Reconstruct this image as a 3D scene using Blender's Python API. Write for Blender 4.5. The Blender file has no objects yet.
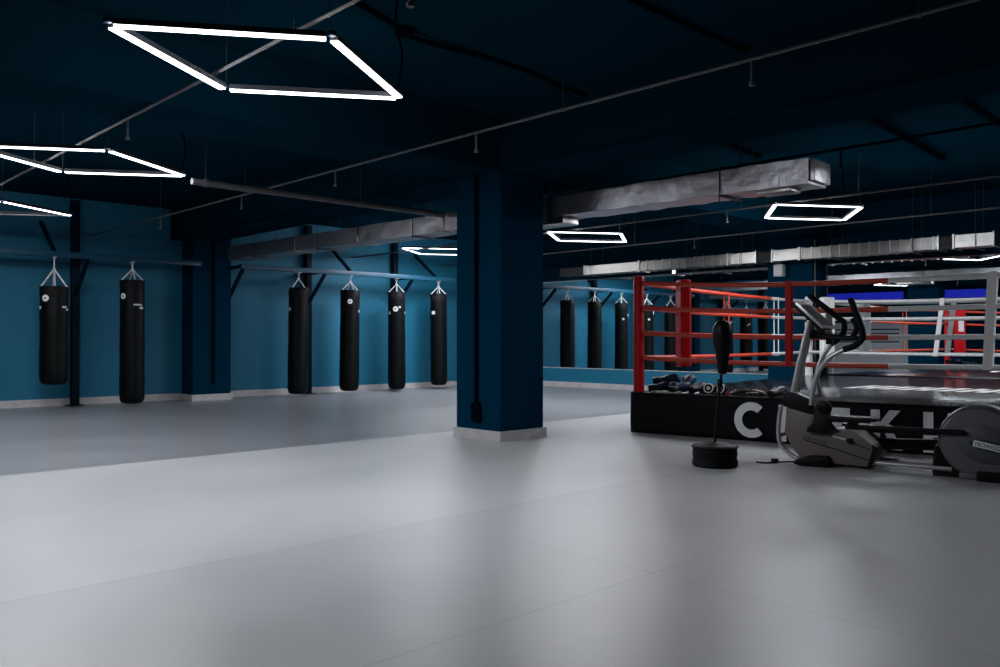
import bpy, bmesh, math, random
from mathutils import Vector, Matrix
random.seed(4)
PI = math.pi
SC = bpy.context.scene
COL = SC.collection
V = Vector

# ------------------------------------------------------------------ materials
def new_mat(name):
    m = bpy.data.materials.new(name); m.use_nodes = True
    return m, m.node_tree, m.node_tree.nodes['Principled BSDF']

def mat(name, col, rough=0.5, metal=0.0, vary=0.12, scale=6.0, bump=0.0, bscale=40.0, coat=0.0, rvary=0.0, spec=None):
    """procedural surface: base colour broken up by noise, optional bump"""
    m, nt, b = new_mat(name)
    tc = nt.nodes.new('ShaderNodeTexCoord')
    n = nt.nodes.new('ShaderNodeTexNoise'); n.inputs['Scale'].default_value = scale; n.inputs['Detail'].default_value = 4
    nt.links.new(tc.outputs['Object'], n.inputs['Vector'])
    r = nt.nodes.new('ShaderNodeMapRange')
    r.inputs['To Min'].default_value = 1 - vary; r.inputs['To Max'].default_value = 1 + vary
    nt.links.new(n.outputs['Fac'], r.inputs['Value'])
    mx = nt.nodes.new('ShaderNodeVectorMath'); mx.operation = 'SCALE'
    mx.inputs[0].default_value = col
    nt.links.new(r.outputs['Result'], mx.inputs['Scale'])
    nt.links.new(mx.outputs['Vector'], b.inputs['Base Color'])
    b.inputs['Roughness'].default_value = rough
    b.inputs['Metallic'].default_value = metal
    b.inputs['Coat Weight'].default_value = coat
    if spec is not None: b.inputs['Specular IOR Level'].default_value = spec
    if rvary:
        rr = nt.nodes.new('ShaderNodeMapRange')
        rr.inputs['To Min'].default_value = rough - rvary; rr.inputs['To Max'].default_value = rough + rvary
        nt.links.new(n.outputs['Fac'], rr.inputs['Value']); nt.links.new(rr.outputs['Result'], b.inputs['Roughness'])
    if bump:
        n2 = nt.nodes.new('ShaderNodeTexNoise'); n2.inputs['Scale'].default_value = bscale; n2.inputs['Detail'].default_value = 5
        nt.links.new(tc.outputs['Object'], n2.inputs['Vector'])
        bp = nt.nodes.new('ShaderNodeBump'); bp.inputs['Strength'].default_value = bump; bp.inputs['Distance'].default_value = 0.02
        nt.links.new(n2.outputs['Fac'], bp.inputs['Height']); nt.links.new(bp.outputs['Normal'], b.inputs['Normal'])
    return m

def emit(name, col, strength, base=(.8, .8, .8)):
    m, nt, b = new_mat(name)
    b.inputs['Base Color'].default_value = (*base, 1)
    b.inputs['Emission Color'].default_value = (*col, 1)
    b.inputs['Emission Strength'].default_value = strength
    return m

def floor_mat():
    m, nt, b = new_mat('vinyl sports floor')
    L = nt.links
    geo = nt.nodes.new('ShaderNodeNewGeometry')
    sep = nt.nodes.new('ShaderNodeSeparateXYZ'); L.new(geo.outputs['Position'], sep.inputs[0])
    def gt(sock, val):
        n = nt.nodes.new('ShaderNodeMath'); n.operation = 'GREATER_THAN'; L.new(sock, n.inputs[0]); n.inputs[1].default_value = val
        return n.outputs[0]
    def mix(fac, a, c):
        n = nt.nodes.new('ShaderNodeMix'); n.data_type = 'RGBA'; L.new(fac, n.inputs['Factor'])
        for s, x in ((n.inputs['A'], a), (n.inputs['B'], c)):
            if isinstance(x, tuple): s.default_value = (*x, 1)
            else: L.new(x, s)
        return n.outputs['Result']
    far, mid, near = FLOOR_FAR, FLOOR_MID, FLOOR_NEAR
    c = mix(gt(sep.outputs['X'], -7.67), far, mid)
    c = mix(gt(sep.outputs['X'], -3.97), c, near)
    # welded seams between the vinyl sheets
    def line(sock, val, w):
        s = nt.nodes.new('ShaderNodeMath'); s.operation = 'SUBTRACT'; L.new(sock, s.inputs[0]); s.inputs[1].default_value = val
        a = nt.nodes.new('ShaderNodeMath'); a.operation = 'ABSOLUTE'; L.new(s.outputs[0], a.inputs[0])
        l = nt.nodes.new('ShaderNodeMath'); l.operation = 'LESS_THAN'; L.new(a.outputs[0], l.inputs[0]); l.inputs[1].default_value = w
        return l.outputs[0]
    def mul(a, c2):
        n = nt.nodes.new('ShaderNodeMath'); n.operation = 'MULTIPLY'; L.new(a, n.inputs[0]); L.new(c2, n.inputs[1]); return n.outputs[0]
    def add(a, c2):
        n = nt.nodes.new('ShaderNodeMath'); n.operation = 'MAXIMUM'; L.new(a, n.inputs[0]); L.new(c2, n.inputs[1]); return n.outputs[0]
    seams = add(line(sep.outputs['X'], -3.97, .005), line(sep.outputs['X'], -2.35, .004))
    sx = mul(gt(sep.outputs['X'], -3.97), line(sep.outputs['Y'], 4.29, .004))
    sx2 = mul(gt(sep.outputs['X'], -3.3), line(sep.outputs['Y'], 3.25, .004))
    seams = add(seams, add(sx, sx2))
    n = nt.nodes.new('ShaderNodeTexNoise'); n.inputs['Scale'].default_value = 1.3; n.inputs['Detail'].default_value = 6
    L.new(geo.outputs['Position'], n.inputs['Vector'])
    r = nt.nodes.new('ShaderNodeMapRange'); r.inputs['To Min'].default_value = .86; r.inputs['To Max'].default_value = 1.14
    L.new(n.outputs['Fac'], r.inputs['Value'])
    s = nt.nodes.new('ShaderNodeVectorMath'); s.operation = 'SCALE'; L.new(c, s.inputs[0]); L.new(r.outputs['Result'], s.inputs['Scale'])
    sd = nt.nodes.new('ShaderNodeMix'); sd.data_type = 'RGBA'; L.new(seams, sd.inputs['Factor'])
    L.new(s.outputs['Vector'], sd.inputs['A']); sd.inputs['B'].default_value = (.25, .255, .265, 1)
    L.new(sd.outputs['Result'], b.inputs['Base Color'])
    r2 = nt.nodes.new('ShaderNodeMapRange'); r2.inputs['To Min'].default_value = FLOOR_ROUGH - .04; r2.inputs['To Max'].default_value = FLOOR_ROUGH + .06
    L.new(n.outputs['Fac'], r2.inputs['Value']); L.new(r2.outputs['Result'], b.inputs['Roughness'])
    # faint scuffs and pebble grain
    n2 = nt.nodes.new('ShaderNodeTexNoise'); n2.inputs['Scale'].default_value = 220
    L.new(geo.outputs['Position'], n2.inputs['Vector'])
    bp = nt.nodes.new('ShaderNodeBump'); bp.inputs['Strength'].default_value = .05; bp.inputs['Distance'].default_value = .003
    L.new(n2.outputs['Fac'], bp.inputs['Height']); L.new(bp.outputs['Normal'], b.inputs['Normal'])
    return m

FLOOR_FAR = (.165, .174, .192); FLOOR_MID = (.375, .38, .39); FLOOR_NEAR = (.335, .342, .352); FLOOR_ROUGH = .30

M = dict(
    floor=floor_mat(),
    wall=mat('teal blue wall paint', (.0065, .105, .182), .6, vary=.06, scale=1.2, bump=.03, bscale=90, spec=.25),
    pillar=mat('navy pillar paint', (.0005, .020, .042), .6, vary=.08, scale=2, bump=.05, bscale=70, spec=0),
    ceiling=mat('near black navy ceiling paint', (.0009, .016, .029), .9, vary=.12, scale=1.5, bump=.05, bscale=50, spec=0),
    marble=mat('grey stone skirting tile', (.36, .36, .37), .4, vary=.35, scale=9),
    steel=mat('navy painted steel', (.006, .05, .09), .4, vary=.08, spec=.3),
    darksteel=mat('dark navy steel', (.001, .008, .017), .5, vary=.08, spec=.06),
    bag=mat('black bag leather', (.0012, .0024, .0029), .45, vary=.2, scale=14, bump=.12, bscale=35, spec=.10),
    bagband=mat('black webbing band', (.006, .006, .007), .6, vary=.2, spec=.1),
    chain=mat('zinc chain', (.7, .71, .72), .4, metal=.25, vary=.15, scale=30),
    badge=mat('white printed badge', (.75, .76, .76), .5, vary=.05),
    badgedark=mat('dark print', (.03, .03, .03), .5),
    print=mat('grey white print', (.5, .5, .5), .5, vary=.2, scale=60),
    foil=mat('wrinkled foil insulation', (.40, .395, .42), .34, metal=.92, vary=.25, scale=7, bump=.55, bscale=8, rvary=.1),
    galv=mat('galvanised sheet', (.34, .34, .325), .28, metal=1, vary=.3, scale=5, bump=.25, bscale=9),
    dullgalv=mat('dull galvanised sheet', (.17, .17, .165), .3, metal=1, vary=.3, scale=5, bump=.25, bscale=9),
    grille=mat('black grille', (.008, .009, .01), .6),
    pipe=mat('grey painted pipe', (.065, .066, .072), .5, vary=.15, spec=.3),
    darkpipe=mat('dark painted conduit', (.0008, .003, .006), .8, spec=0),
    housing=mat('dark profile', (.012, .014, .018), .5, spec=.2),
    wire=mat('steel wire', (.02, .022, .026), .5, metal=.3),
    tube=emit('white led diffuser', (.93, .95, 1.0), 150),
    red=mat('red vinyl', (.34, .003, .006), .42, vary=.1, scale=9, bump=.05, bscale=30, spec=.15),
    redrope=mat('red orange rope sleeve', (.40, .032, .010), .5, vary=.12, scale=18),
    whiterope=mat('white rope sleeve', (.62, .62, .62), .5, vary=.08, scale=18),
    whitepad=mat('white vinyl pad', (.72, .72, .71), .4, vary=.06),
    whitesteel=mat('white painted steel', (.66, .66, .66), .35, vary=.06),
    canvas=mat('dark glossy ring canvas', (.006, .0065, .008), .16, vary=.3, scale=2.5, rvary=.07),
    canvasprint=mat('white canvas print', (.72, .72, .72), .35, vary=.1, scale=5),
    skirt=mat('black ring skirt cloth', (.0016, .0022, .0035), .65, vary=.3, scale=4, bump=.15, bscale=5, spec=.12),
    letter=mat('pale grey skirt lettering', (.66, .67, .70), .55, vary=.08),
    timber=mat('dark ring frame', (.02, .02, .02), .6),
    mirror=None,
    rubber=mat('black rubber', (.0015, .0024, .0024), .55, vary=.2, bump=.08, bscale=30, spec=.12),
    blackplastic=mat('black plastic', (.0018, .0028, .003), .5, vary=.15, spec=.14),
    machine=mat('warm grey machine shell', (.120, .100, .094), .45, vary=.06, spec=.3),
    wheelshell=mat('dark grey disc shell', (.085, .088, .092), .42, vary=.08),
    wheelpanel=mat('charcoal disc panel', (.045, .048, .056), .45, vary=.08),
    wheelrim=mat('satin rim', (.14, .14, .145), .25, metal=.5),
    silver=mat('satin silver tube', (.48, .48, .48), .3, metal=.75, vary=.06),
    screen=mat('dark grey screen', (.022, .023, .026), .5, vary=.5, scale=60, spec=.15),
    plate=mat('silver logo plate', (.62, .63, .65), .4, vary=.05),
    glove=mat('navy black glove leather', (.0015, .010, .030), .45, vary=.2, scale=20, spec=.14),
    gloveblack=mat('black glove leather', (.002, .002, .0025), .45, vary=.2, scale=20, spec=.14),
    cloth=mat('pale towel cloth', (.5, .48, .47), .8, vary=.12, scale=30, bump=.2, bscale=80),
    speaker=mat('pale grey speaker shell', (.42, .44, .44), .5, vary=.06),
    partition=mat('pale grey partition', (.55, .56, .60), .5, vary=.08, scale=2),
    blue=emit('blue led sign', (.02, .04, 1.0), .3, (.01, .01, .05)),
    tube_back=emit('bright white led diffuser', (.94, .95, 1.0), 235),
    tube_ring=emit('cool white led diffuser', (.90, .93, 1.0), 180),
    tube_off=mat('unlit led diffuser', (.5, .5, .52), .5, vary=.05),
    spot=emit('small white lamp', (1, .98, .95), 9),
    stripe=mat('navy stripe', (.02, .05, .09), .5),
    yellow=mat('olive strap', (.35, .28, .12), .6),
)
mm, nt, b = new_mat('silvered mirror glass')
b.inputs['Base Color'].default_value = (.80, .85, .86, 1); b.inputs['Metallic'].default_value = 1; b.inputs['Roughness'].default_value = .0
nz = nt.nodes.new('ShaderNodeTexNoise'); nz.inputs['Scale'].default_value = 2
mr = nt.nodes.new('ShaderNodeMapRange'); mr.inputs['To Min'].default_value = .0; mr.inputs['To Max'].default_value = .012
nt.links.new(nz.outputs['Fac'], mr.inputs['Value']); nt.links.new(mr.outputs['Result'], b.inputs['Roughness'])
M['mirror'] = mm

# ------------------------------------------------------------------ mesh builder
class MB:
    def __init__(s): s.bm = bmesh.new()
    def poly(s, pts):
        vs = [s.bm.verts.new(p) for p in pts]; return s.bm.faces.new(vs)
    def box(s, lo, hi, bevel=0, mtx=None):
        c = [(a + b_) / 2 for a, b_ in zip(lo, hi)]; d = [abs(b_ - a) for a, b_ in zip(lo, hi)]
        t = bmesh.new(); bmesh.ops.create_cube(t, size=1)
        for v in t.verts: v.co = V((v.co.x * d[0] + c[0], v.co.y * d[1] + c[1], v.co.z * d[2] + c[2]))
        if bevel: bmesh.ops.bevel(t, geom=list(t.edges), offset=bevel, segments=2, affect='EDGES', profile=.6)
        s.take(t, mtx); return s
    def take(s, t, mtx=None):
        if mtx is not None: bmesh.ops.transform(t, matrix=mtx, verts=t.verts)
        me = bpy.data.meshes.new('tmp'); t.to_mesh(me); t.free(); s.bm.from_mesh(me); bpy.data.meshes.remove(me)
    def loft(s, rings, caps=True, closed=False):
        R = [[s.bm.verts.new(p) for p in r] for r in rings]; n = len(R[0]); k = len(R)
        for i in range(k if closed else k - 1):
            a, c = R[i], R[(i + 1) % k]
            for j in range(n):
                s.bm.faces.new((a[j], a[(j + 1) % n], c[(j + 1) % n], c[j]))
        if caps and not closed:
            s.bm.faces.new(list(reversed(R[0]))); s.bm.faces.new(R[-1])
        return s
    def tube(s, pts, r, n=10, caps=True, flat=1.0, closed=False):
        """round (or flattened) bar swept along points; r is a number or one per point"""
        P = [V(p) for p in pts]; rr = r if isinstance(r, (list, tuple)) else [r] * len(P)
        up = None; rings = []
        for i, p in enumerate(P):
            if closed: t = (P[(i + 1) % len(P)] - P[i - 1]).normalized()
            else: t = (P[min(i + 1, len(P) - 1)] - P[max(i - 1, 0)]).normalized()
            if up is None:
                up = V((0, 0, 1)) if abs(t.z) < .9 else V((1, 0, 0))
            a = t.cross(up)
            if a.length < 1e-5: a = t.orthogonal()
            a.normalize(); u = a.cross(t).normalized(); up = u
            rings.append([p + a * (math.cos(2 * PI * j / n) * rr[i]) + u * (math.sin(2 * PI * j / n) * rr[i] * flat) for j in range(n)])
        return s.loft(rings, caps, closed)
    def bar(s, p0, p1, w, h):
        """rectangular bar between two points"""
        p0, p1 = V(p0), V(p1); t = (p1 - p0).normalized()
        up = V((0, 0, 1)) if abs(t.z) < .95 else V((0, 1, 0))
        a = t.cross(up).normalized() * (w / 2); u = a.cross(t).normalized() * (h / 2)
        return s.loft([[p + a + u, p + a - u, p - a - u, p - a + u] for p in (p0, p1)])
    def lathe(s, prof, n=28, off=(0, 0, 0), mtx=None):
        """profile of (radius, z)"""
        t = bmesh.new(); rings = []
        for r, z in prof:
            rings.append([t.verts.new((r * math.cos(2 * PI * j / n), r * math.sin(2 * PI * j / n), z)) for j in range(n)])
        for a, c in zip(rings, rings[1:]):
            for j in range(n): t.faces.new((a[j], a[(j + 1) % n], c[(j + 1) % n], c[j]))
        t.faces.new(list(reversed(rings[0]))); t.faces.new(rings[-1])
        bmesh.ops.translate(t, vec=off, verts=t.verts)
        s.take(t, mtx); return s
    def prism(s, pts, v0, v1, bevel=0, seg=2):
        """outline in the u-w plane (x, z) pulled from y=v0 to y=v1"""
        t = bmesh.new()
        a = [t.verts.new((u, v0, w)) for u, w in pts]; c = [t.verts.new((u, v1, w)) for u, w in pts]
        n = len(pts)
        fs = [t.faces.new(a), t.faces.new(list(reversed(c)))]
        for j in range(n): t.faces.new((a[(j + 1) % n], a[j], c[j], c[(j + 1) % n]))
        bmesh.ops.recalc_face_normals(t, faces=t.faces)
        if bevel:
            es = [e for f in fs for e in f.edges]
            bmesh.ops.bevel(t, geom=es, offset=bevel, segments=seg, affect='EDGES', profile=.5)
        s.take(t); return s
    def ball(s, c, r, mtx=None, n=16):
        t = bmesh.new(); bmesh.ops.create_uvsphere(t, u_segments=n, v_segments=n // 2 + 2, radius=1)
        rr = r if isinstance(r, (tuple, list)) else (r, r, r)
        for v in t.verts: v.co = V((v.co.x * rr[0], v.co.y * rr[1], v.co.z * rr[2]))
        if mtx is not None: bmesh.ops.transform(t, matrix=mtx, verts=t.verts)
        bmesh.ops.translate(t, vec=c, verts=t.verts)
        s.take(t); return s
    def build(s, name, m, parent=None, smooth=40, recalc=True):
        if recalc: bmesh.ops.recalc_face_normals(s.bm, faces=s.bm.faces)
        me = bpy.data.meshes.new(name); s.bm.to_mesh(me); s.bm.free()
        me.materials.append(M[m] if isinstance(m, str) else m)
        if smooth:
            me.shade_smooth(); me.set_sharp_from_angle(angle=math.radians(smooth))
        o = bpy.data.objects.new(name, me); COL.objects.link(o)
        if parent: o.parent = parent
        return o

def thing(name, label, cat, loc=(0, 0, 0), rz=0, group=None, kind=None):
    o = bpy.data.objects.new(name, None); COL.objects.link(o); o.empty_display_size = .1
    o.location = loc; o.rotation_euler = (0, 0, rz)
    return tag(o, label, cat, group, kind)
def tag(o, label, cat, group=None, kind=None):
    o['label'] = label; o['category'] = cat
    if group: o['group'] = group
    if kind: o['kind'] = kind
    return o
def copy_tree(o, parent=None):
    c = o.copy(); COL.objects.link(c)
    if parent: c.parent = parent
    for ch in list(o.children): copy_tree(ch, c)
    return c
def text_mesh(txt, name, m, parent, size, mtx, extrude=.001, bold=0.0, align='LEFT'):
    cu = bpy.data.curves.new('lettering_curve', 'FONT'); cu.body = txt; cu.size = size; cu.extrude = extrude; cu.offset = bold; cu.align_x = align
    ob = bpy.data.objects.new('lettering_tmp', cu); COL.objects.link(ob)
    dg = bpy.context.evaluated_depsgraph_get(); dg.update()
    me = bpy.data.meshes.new_from_object(ob.evaluated_get(dg)); me.name = name
    bpy.data.objects.remove(ob); bpy.data.curves.remove(cu)
    me.materials.clear(); me.materials.append(M[m]); me.transform(mtx)
    o = bpy.data.objects.new(name, me); COL.objects.link(o); o.parent = parent
    return o
def spline(pts, k=5):
    """Catmull-Rom through points"""
    P = [V(p) for p in pts]; out = []
    for i in range(len(P) - 1):
        a, b_, c, d = P[max(i - 1, 0)], P[i], P[i + 1], P[min(i + 2, len(P) - 1)]
        for j in range(k):
            t = j / k
            out.append(.5 * ((2 * b_) + (c - a) * t + (2 * a - 5 * b_ + 4 * c - d) * t * t + (3 * b_ - a - 3 * c + d) * t ** 3))
    out.append(P[-1]); return out

# ------------------------------------------------------------------ the room
XL, XR, YS, YN, ZC = -15.2, 6.5, -4.6, 14.68, 3.5
def struct(o, label, cat): return tag(o, label, cat, kind='structure')
S_ = lambda name, lo, hi, m, label, cat: struct(MB().box(lo, hi).build(name, m), label, cat)
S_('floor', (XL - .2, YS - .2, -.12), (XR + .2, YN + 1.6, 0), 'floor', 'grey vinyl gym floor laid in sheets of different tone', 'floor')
S_('ceiling', (XL - .2, YS - .2, ZC), (XR + .2, YN + 1.6, ZC + .15), 'ceiling', 'near black navy ceiling over the whole gym', 'ceiling')
S_('wall_left', (XL - .2, YS - .2, 0), (XL, YN + .2, ZC), 'wall', 'teal blue wall behind the row of punching bags', 'wall')
S_('wall_back', (XL, YN, 0), (-6.9, YN + .2, 2.50), 'wall', 'teal blue wall carrying the mirror behind the ring corner', 'wall')
S_('wall_back_upper', (XL, YN, 2.50), (-6.9, YN + .2, ZC), 'ceiling', 'near black upper band of wall above the long mirror', 'wall')
S_('wall_right', (XR, YS - .2, 0), (XR + .2, YN + 1.6, ZC), 'wall', 'teal blue side wall outside the frame on the right', 'wall')
S_('wall_front', (XL - .2, YS - .2, 0), (XR + .2, YS, ZC), 'pillar', 'navy wall behind the camera, seen only in the mirror', 'wall')
A2 = math.radians(3.5)
o = MB().box((0, .03, 0), (13.6, .2, ZC)).build('wall_back', 'pillar'); o.location = (-6.95, 14.62, 0); o.rotation_euler = (0, 0, A2)
struct(o, 'navy wall behind the boxing ring, right of the pilaster', 'wall')
# skirtings
S_('baseboard_left', (XL, YS, 0), (XL + .03, 6.39, .12), 'marble', 'grey stone skirting under the left wall, left of the wall pier', 'baseboard')
S_('baseboard_left', (XL, 7.19, 0), (XL + .03, YN, .12), 'marble', 'grey stone skirting under the left wall, right of the wall pier', 'baseboard')
S_('baseboard_back', (XL + .03, YN - .03, 0), (-7.76, YN, .12), 'marble', 'grey stone skirting under the mirror wall', 'baseboard')

def column(name, x0, x1, y0, y1, sides, label):
    t = struct(MB().box((x0, y0, 0), (x1, y1, ZC)).build(name, 'pillar', smooth=0), label, 'pillar')
    m = MB(); e = .028
    if 'S' in sides: m.box((x0 - (e if 'W' in sides else 0), y0 - e, 0), (x1 + e, y0, .11))
    if 'E' in sides: m.box((x1, y0, 0), (x1 + e, y1 + (e if 'N' in sides else 0), .11))
    if 'N' in sides: m.box((x0 - e, y1, 0), (x1, y1 + e, .11))
    if 'W' in sides: m.box((x0 - e, y0, 0), (x0, y1, .11))
    m.build('stone_skirting', 'marble', t, smooth=0)
    return t
p = column('pillar', -7.22, -6.50, 6.24, 6.91, 'SENW', 'square navy pillar standing in the middle of the floor')
# surface conduit and socket on the pillar
MB().box((-6.89, 6.205, .38), (-6.85, 6.24, 2.93), .006).build('conduit', 'darkpipe', p)
MB().box((-6.93, 6.19, .20), (-6.80, 6.24, .40), .012).build('socket_box', 'darkpipe', p)
p = column('pillar', XL, -14.72, 6.43, 7.15, 'SEN', 'navy pier projecting from the left wall between the bags')
MB().box((-14.72, 6.78, .3), (-14.69, 6.83, 2.93), .005).build('conduit', 'darkpipe', p)
p = column('pillar', -7.74, -6.88, 14.32, YN + .1, 'SE', 'navy pilaster on the mirror wall behind the far ring corner')
MB().tube([(-6.85, 14.36, .1), (-6.85, 14.36, 2.9)], .016, 8).build('conduit', 'pipe', p)
# beams
def beam(lo, hi, label): return struct(MB().box(lo, hi).build('ceiling_beam', 'ceiling', smooth=0), label, 'beam')
beam((-7.25, YS, 2.93), (-6.47, 6.21, ZC), 'dark ceiling beam running from the pillar towards the camera side')
beam((-7.25, 6.94, 2.93), (-6.47, YN, ZC), 'dark ceiling beam running from the pillar back to the mirror wall')
beam((XL, 6.21, 2.93), (XR, 6.94, ZC), 'dark ceiling beam crossing the room above the pillar')

# mirrors
m = MB().box((-15.16, YN - .012, .455), (-7.75, YN, 2.47)).build('wall_mirror', 'mirror', smooth=0)
tag(m, 'long wall mirror left of the pilaster reflecting the punching bags', 'mirror', kind='thing')
o = MB().tube([(-15.16, YN - .012, .447), (-7.75, YN - .012, .447)], .009, 6).build('edge_trim', 'speaker', m)
o = MB().tube([(-15.16, YN - .012, 2.478), (-7.75, YN - .012, 2.478)], .009, 6).build('edge_trim', 'speaker', m)
m = MB().box((.09, .0, .30), (6.3, .012, 2.47)).build('wall_mirror', 'mirror', smooth=0); m.location = (-6.95, 14.625, 0); m.rotation_euler = (0, 0, A2)
tag(m, 'wall mirror right of the pilaster reflecting the ring corner', 'mirror', kind='thing')

# wall behind the camera (seen in the mirror): pale partition with dark stripes and blue lit signs above
t = struct(MB().box((-13.9, YS, 0), (-8.6, YS + .06, 1.78)).build('wall_front_partition', 'partition'), 'pale grey partition behind the camera, seen only in the mirror', 'partition')
for k in range(4): MB().box((-12.9, YS + .06, 1.0 + .16 * k), (-10.2, YS + .066, 1.06 + .16 * k)).build('stripe', 'stripe', t)
for i, (x0, x1) in enumerate(((-13.4, -10.0), (-8.9, -7.2))):
    s = thing('led_sign', ('long' if i == 0 else 'short') + ' blue lit sign board high on the wall behind the camera, seen in the mirror', 'sign', (0, YS, 2.62), group='blue sign boards')
    MB().box((x0, .0, 0), (x1, .08, .38), .01).build('back_box', 'darksteel', s)
    MB().box((x0 + .04, .08, .04), (x1 - .04, .09, .34)).build('lit_face', 'blue', s)

# ------------------------------------------------------------------ pendant lights
LZ, HX, HY = 2.8, .665, .985
def make_pendant():
    t = thing('pendant_light', '', 'light', (0, 0, LZ), group='rhombus led pendant lights')
    c = [V((0, -HY, 0)), V((HX, 0, 0)), V((0, HY, 0)), V((-HX, 0, 0))]
    for i in range(4):
        a, b_ = c[i], c[(i + 1) % 4]; d = (b_ - a).normalized(); a2, b2 = a + d * .03, b_ - d * .03
        h = MB().bar(a2 + V((0, 0, .022)), b2 + V((0, 0, .022)), .052, .034).build('profile', 'housing', t, smooth=0)
        MB().bar(a2 + d * .004, b2 - d * .004, .046, .008).build('led_diffuser', 'tube', h, smooth=0)
    for q in (c[1], c[3]):
        MB().tube([q * .97 + V((0, 0, .03)), q * .97 + V((0, 0, ZC - LZ))], .0035, 6).build('suspension_wire', 'wire', t)
    MB().tube(spline([(0, HY * .97, .03), (.03, HY * .97 + .02, .3), (.01, HY * .95, .5), (.0, HY * .97, ZC - LZ)]), .009, 6).build('power_cable', 'darkpipe', t)
    for q in c: MB().box((q.x - .02, q.y - .02, .018), (q.x + .02, q.y + .02, .046), .004).build('corner_joint', 'darksteel', t)
    return t
pend = make_pendant()
PEND = [(-4.72, 2.57, 'rhombus of white led tubes nearest the camera, in front of the pillar'),
        (-8.51, 2.64, 'rhombus of white led tubes at upper left, beside the round grey pipe'),
        (-12.31, 2.68, 'rhombus of led tubes cut by the left edge of the photo'),
        (-8.95, 10.62, 'rhombus led pendant just right of the pillar, near the mirror wall'),
        (-13.1, 10.9, 'rhombus led pendant half hidden by the pillar, above the right hand bags'),
        (-5.16, 10.73, 'rhombus led pendant over the boxing ring, right of the foil duct end'),
        (-1.3, 10.7, 'unseen rhombus led pendant added for its light, outside the frame above the right half of the ring')]  # last pendant is unseen, added along the back row for its light
for i, (x, y, lab) in enumerate(PEND):
    t = pend if i == 0 else copy_tree(pend)
    t.location = (x, y, LZ); t['label'] = lab
    if x < -13: t.location.z = LZ + .1; t.scale.z = (ZC - LZ - .1) / (ZC - LZ)
    tubes = [g for ch in t.children for g in ch.children]
    for k, g in enumerate(tubes):
        sl = g.material_slots[0]; sl.link = 'OBJECT'
        sl.material = M['tube_back'] if y > 5 and x < -7 else M['tube_ring'] if y > 5 else M['tube']
        if i == 2 and k == 2: sl.material = M['tube_off']

# ------------------------------------------------------------------ overhead pipes, ducts, cables
PZ = 2.88
def sprinkler_line(y, x0, x1, r, m, heads, label):
    t = thing('sprinkler_pipe', label, 'pipe', (0, y, PZ), group='sprinkler pipes under the ceiling')
    MB().tube([(x0, 0, 0), (x1, 0, 0)], r, 10).build('pipe', m, t)
    x = x0 + .5
    while x < x1:
        if not (-7.2 < x < -6.4):
            MB().tube([(x, 0, r), (x, 0, ZC - PZ)], .004, 6).build('hanger_rod', 'wire', t)
            MB().tube([(x - .012, 0, 0), (x + .012, 0, 0)], r + .005, 10).build('clamp', m, t)
        x += 2.6
    for hx in heads:
        MB().tube([(hx, 0, 0), (hx, 0, -.15)], .009, 8).tube([(hx, 0, -.15), (hx, 0, -.17)], .02, 8).build('sprinkler_head', m, t)
sprinkler_line(2.47, XL, XR, .012, 'pipe', (-6.9, -3.2), 'thin grey ceiling pipe passing above the nearest led rhombus')
sprinkler_line(4.80, XL, XR, .0115, 'pipe', (-12.1, -9.6, -7.5, -5.3, -2.7), 'long thin grey pipe crossing the ceiling in front of the pillar')
sprinkler_line(7.66, XL, XR, .013, 'darkpipe', (-3.4, -1.9), 'thin dark pipe running just above the foil duct')
sprinkler_line(10.17, XL, XR, .013, 'pipe', (-6.1, -2.4), 'thin pipe crossing behind the foil duct, in front of the ring lights')
sprinkler_line(12.6, XL, XR, .013, 'pipe', (-8.2, -3.4), 'thin pipe closest to the mirror wall, above the ribbed duct')
t = thing('drain_pipe', 'thick round grey pipe running from the left pendant lights to the foil duct', 'pipe', (-8.51, 3.70, 2.76))
MB().tube([(0, 0, 0), (0, 3.42, 0)], .036, 14).build('pipe', 'pipe', t)
for y in (.15, 2.1, 3.2):
    MB().tube([(0, y - .02, 0), (0, y + .02, 0)], .043, 14).build('clamp', 'pipe', t)
    MB().tube([(0, y, .04), (0, y, (.15 if 2.4 < y < 3.2 else ZC - 2.78))], .005, 6).build('hanger_rod', 'wire', t)

# foil wrapped duct
def duct_box(m, x0, x1, y0, y1, z0, z1, nx, wob):
    rings = []
    for i in range(nx + 1):
        x = x0 + (x1 - x0) * i / nx; r = []
        for (a, c) in ((y0, z0), ((y0 + y1) / 2, z0), (y1, z0), (y1, (z0 + z1) / 2), (y1, z1), ((y0 + y1) / 2, z1), (y0, z1), (y0, z0 + (z1 - z0) * .66), (y0, z0 + (z1 - z0) * .33)):
            r.append((x, a + random.uniform(-wob, wob), c + random.uniform(-wob, wob)))
        rings.append(r)
    return m.loft(rings)
DA = math.atan2(.45, 10.05)
d1 = thing('ventilation_duct', 'foil wrapped rectangular air duct hanging across the room behind the pillar', 'duct', (-3.58, 7.38, 0), DA)
duct_box(MB(), -.0, -10.75, 0, .40, 2.555, 2.79, 74, .007).build('foil_casing', 'foil', d1, smooth=25)
MB().box((-.02, .03, 2.575), (.05, .385, 2.775), .008).build('end_sleeve', 'foil', d1)
for x in (-8.6, -6.9, -5.0): MB().box((x, -.012, 2.545), (x + .035, .412, 2.80), .004).build('joint_band', 'galv', d1)
MB().box((-3.75, .03, 2.47), (-2.95, .33, 2.55), .012).build('diffuser', 'galv', d1)
MB().box((-.55, .08, 2.515), (-.2, .30, 2.556), .012).build('diffuser', 'galv', d1)
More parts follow.
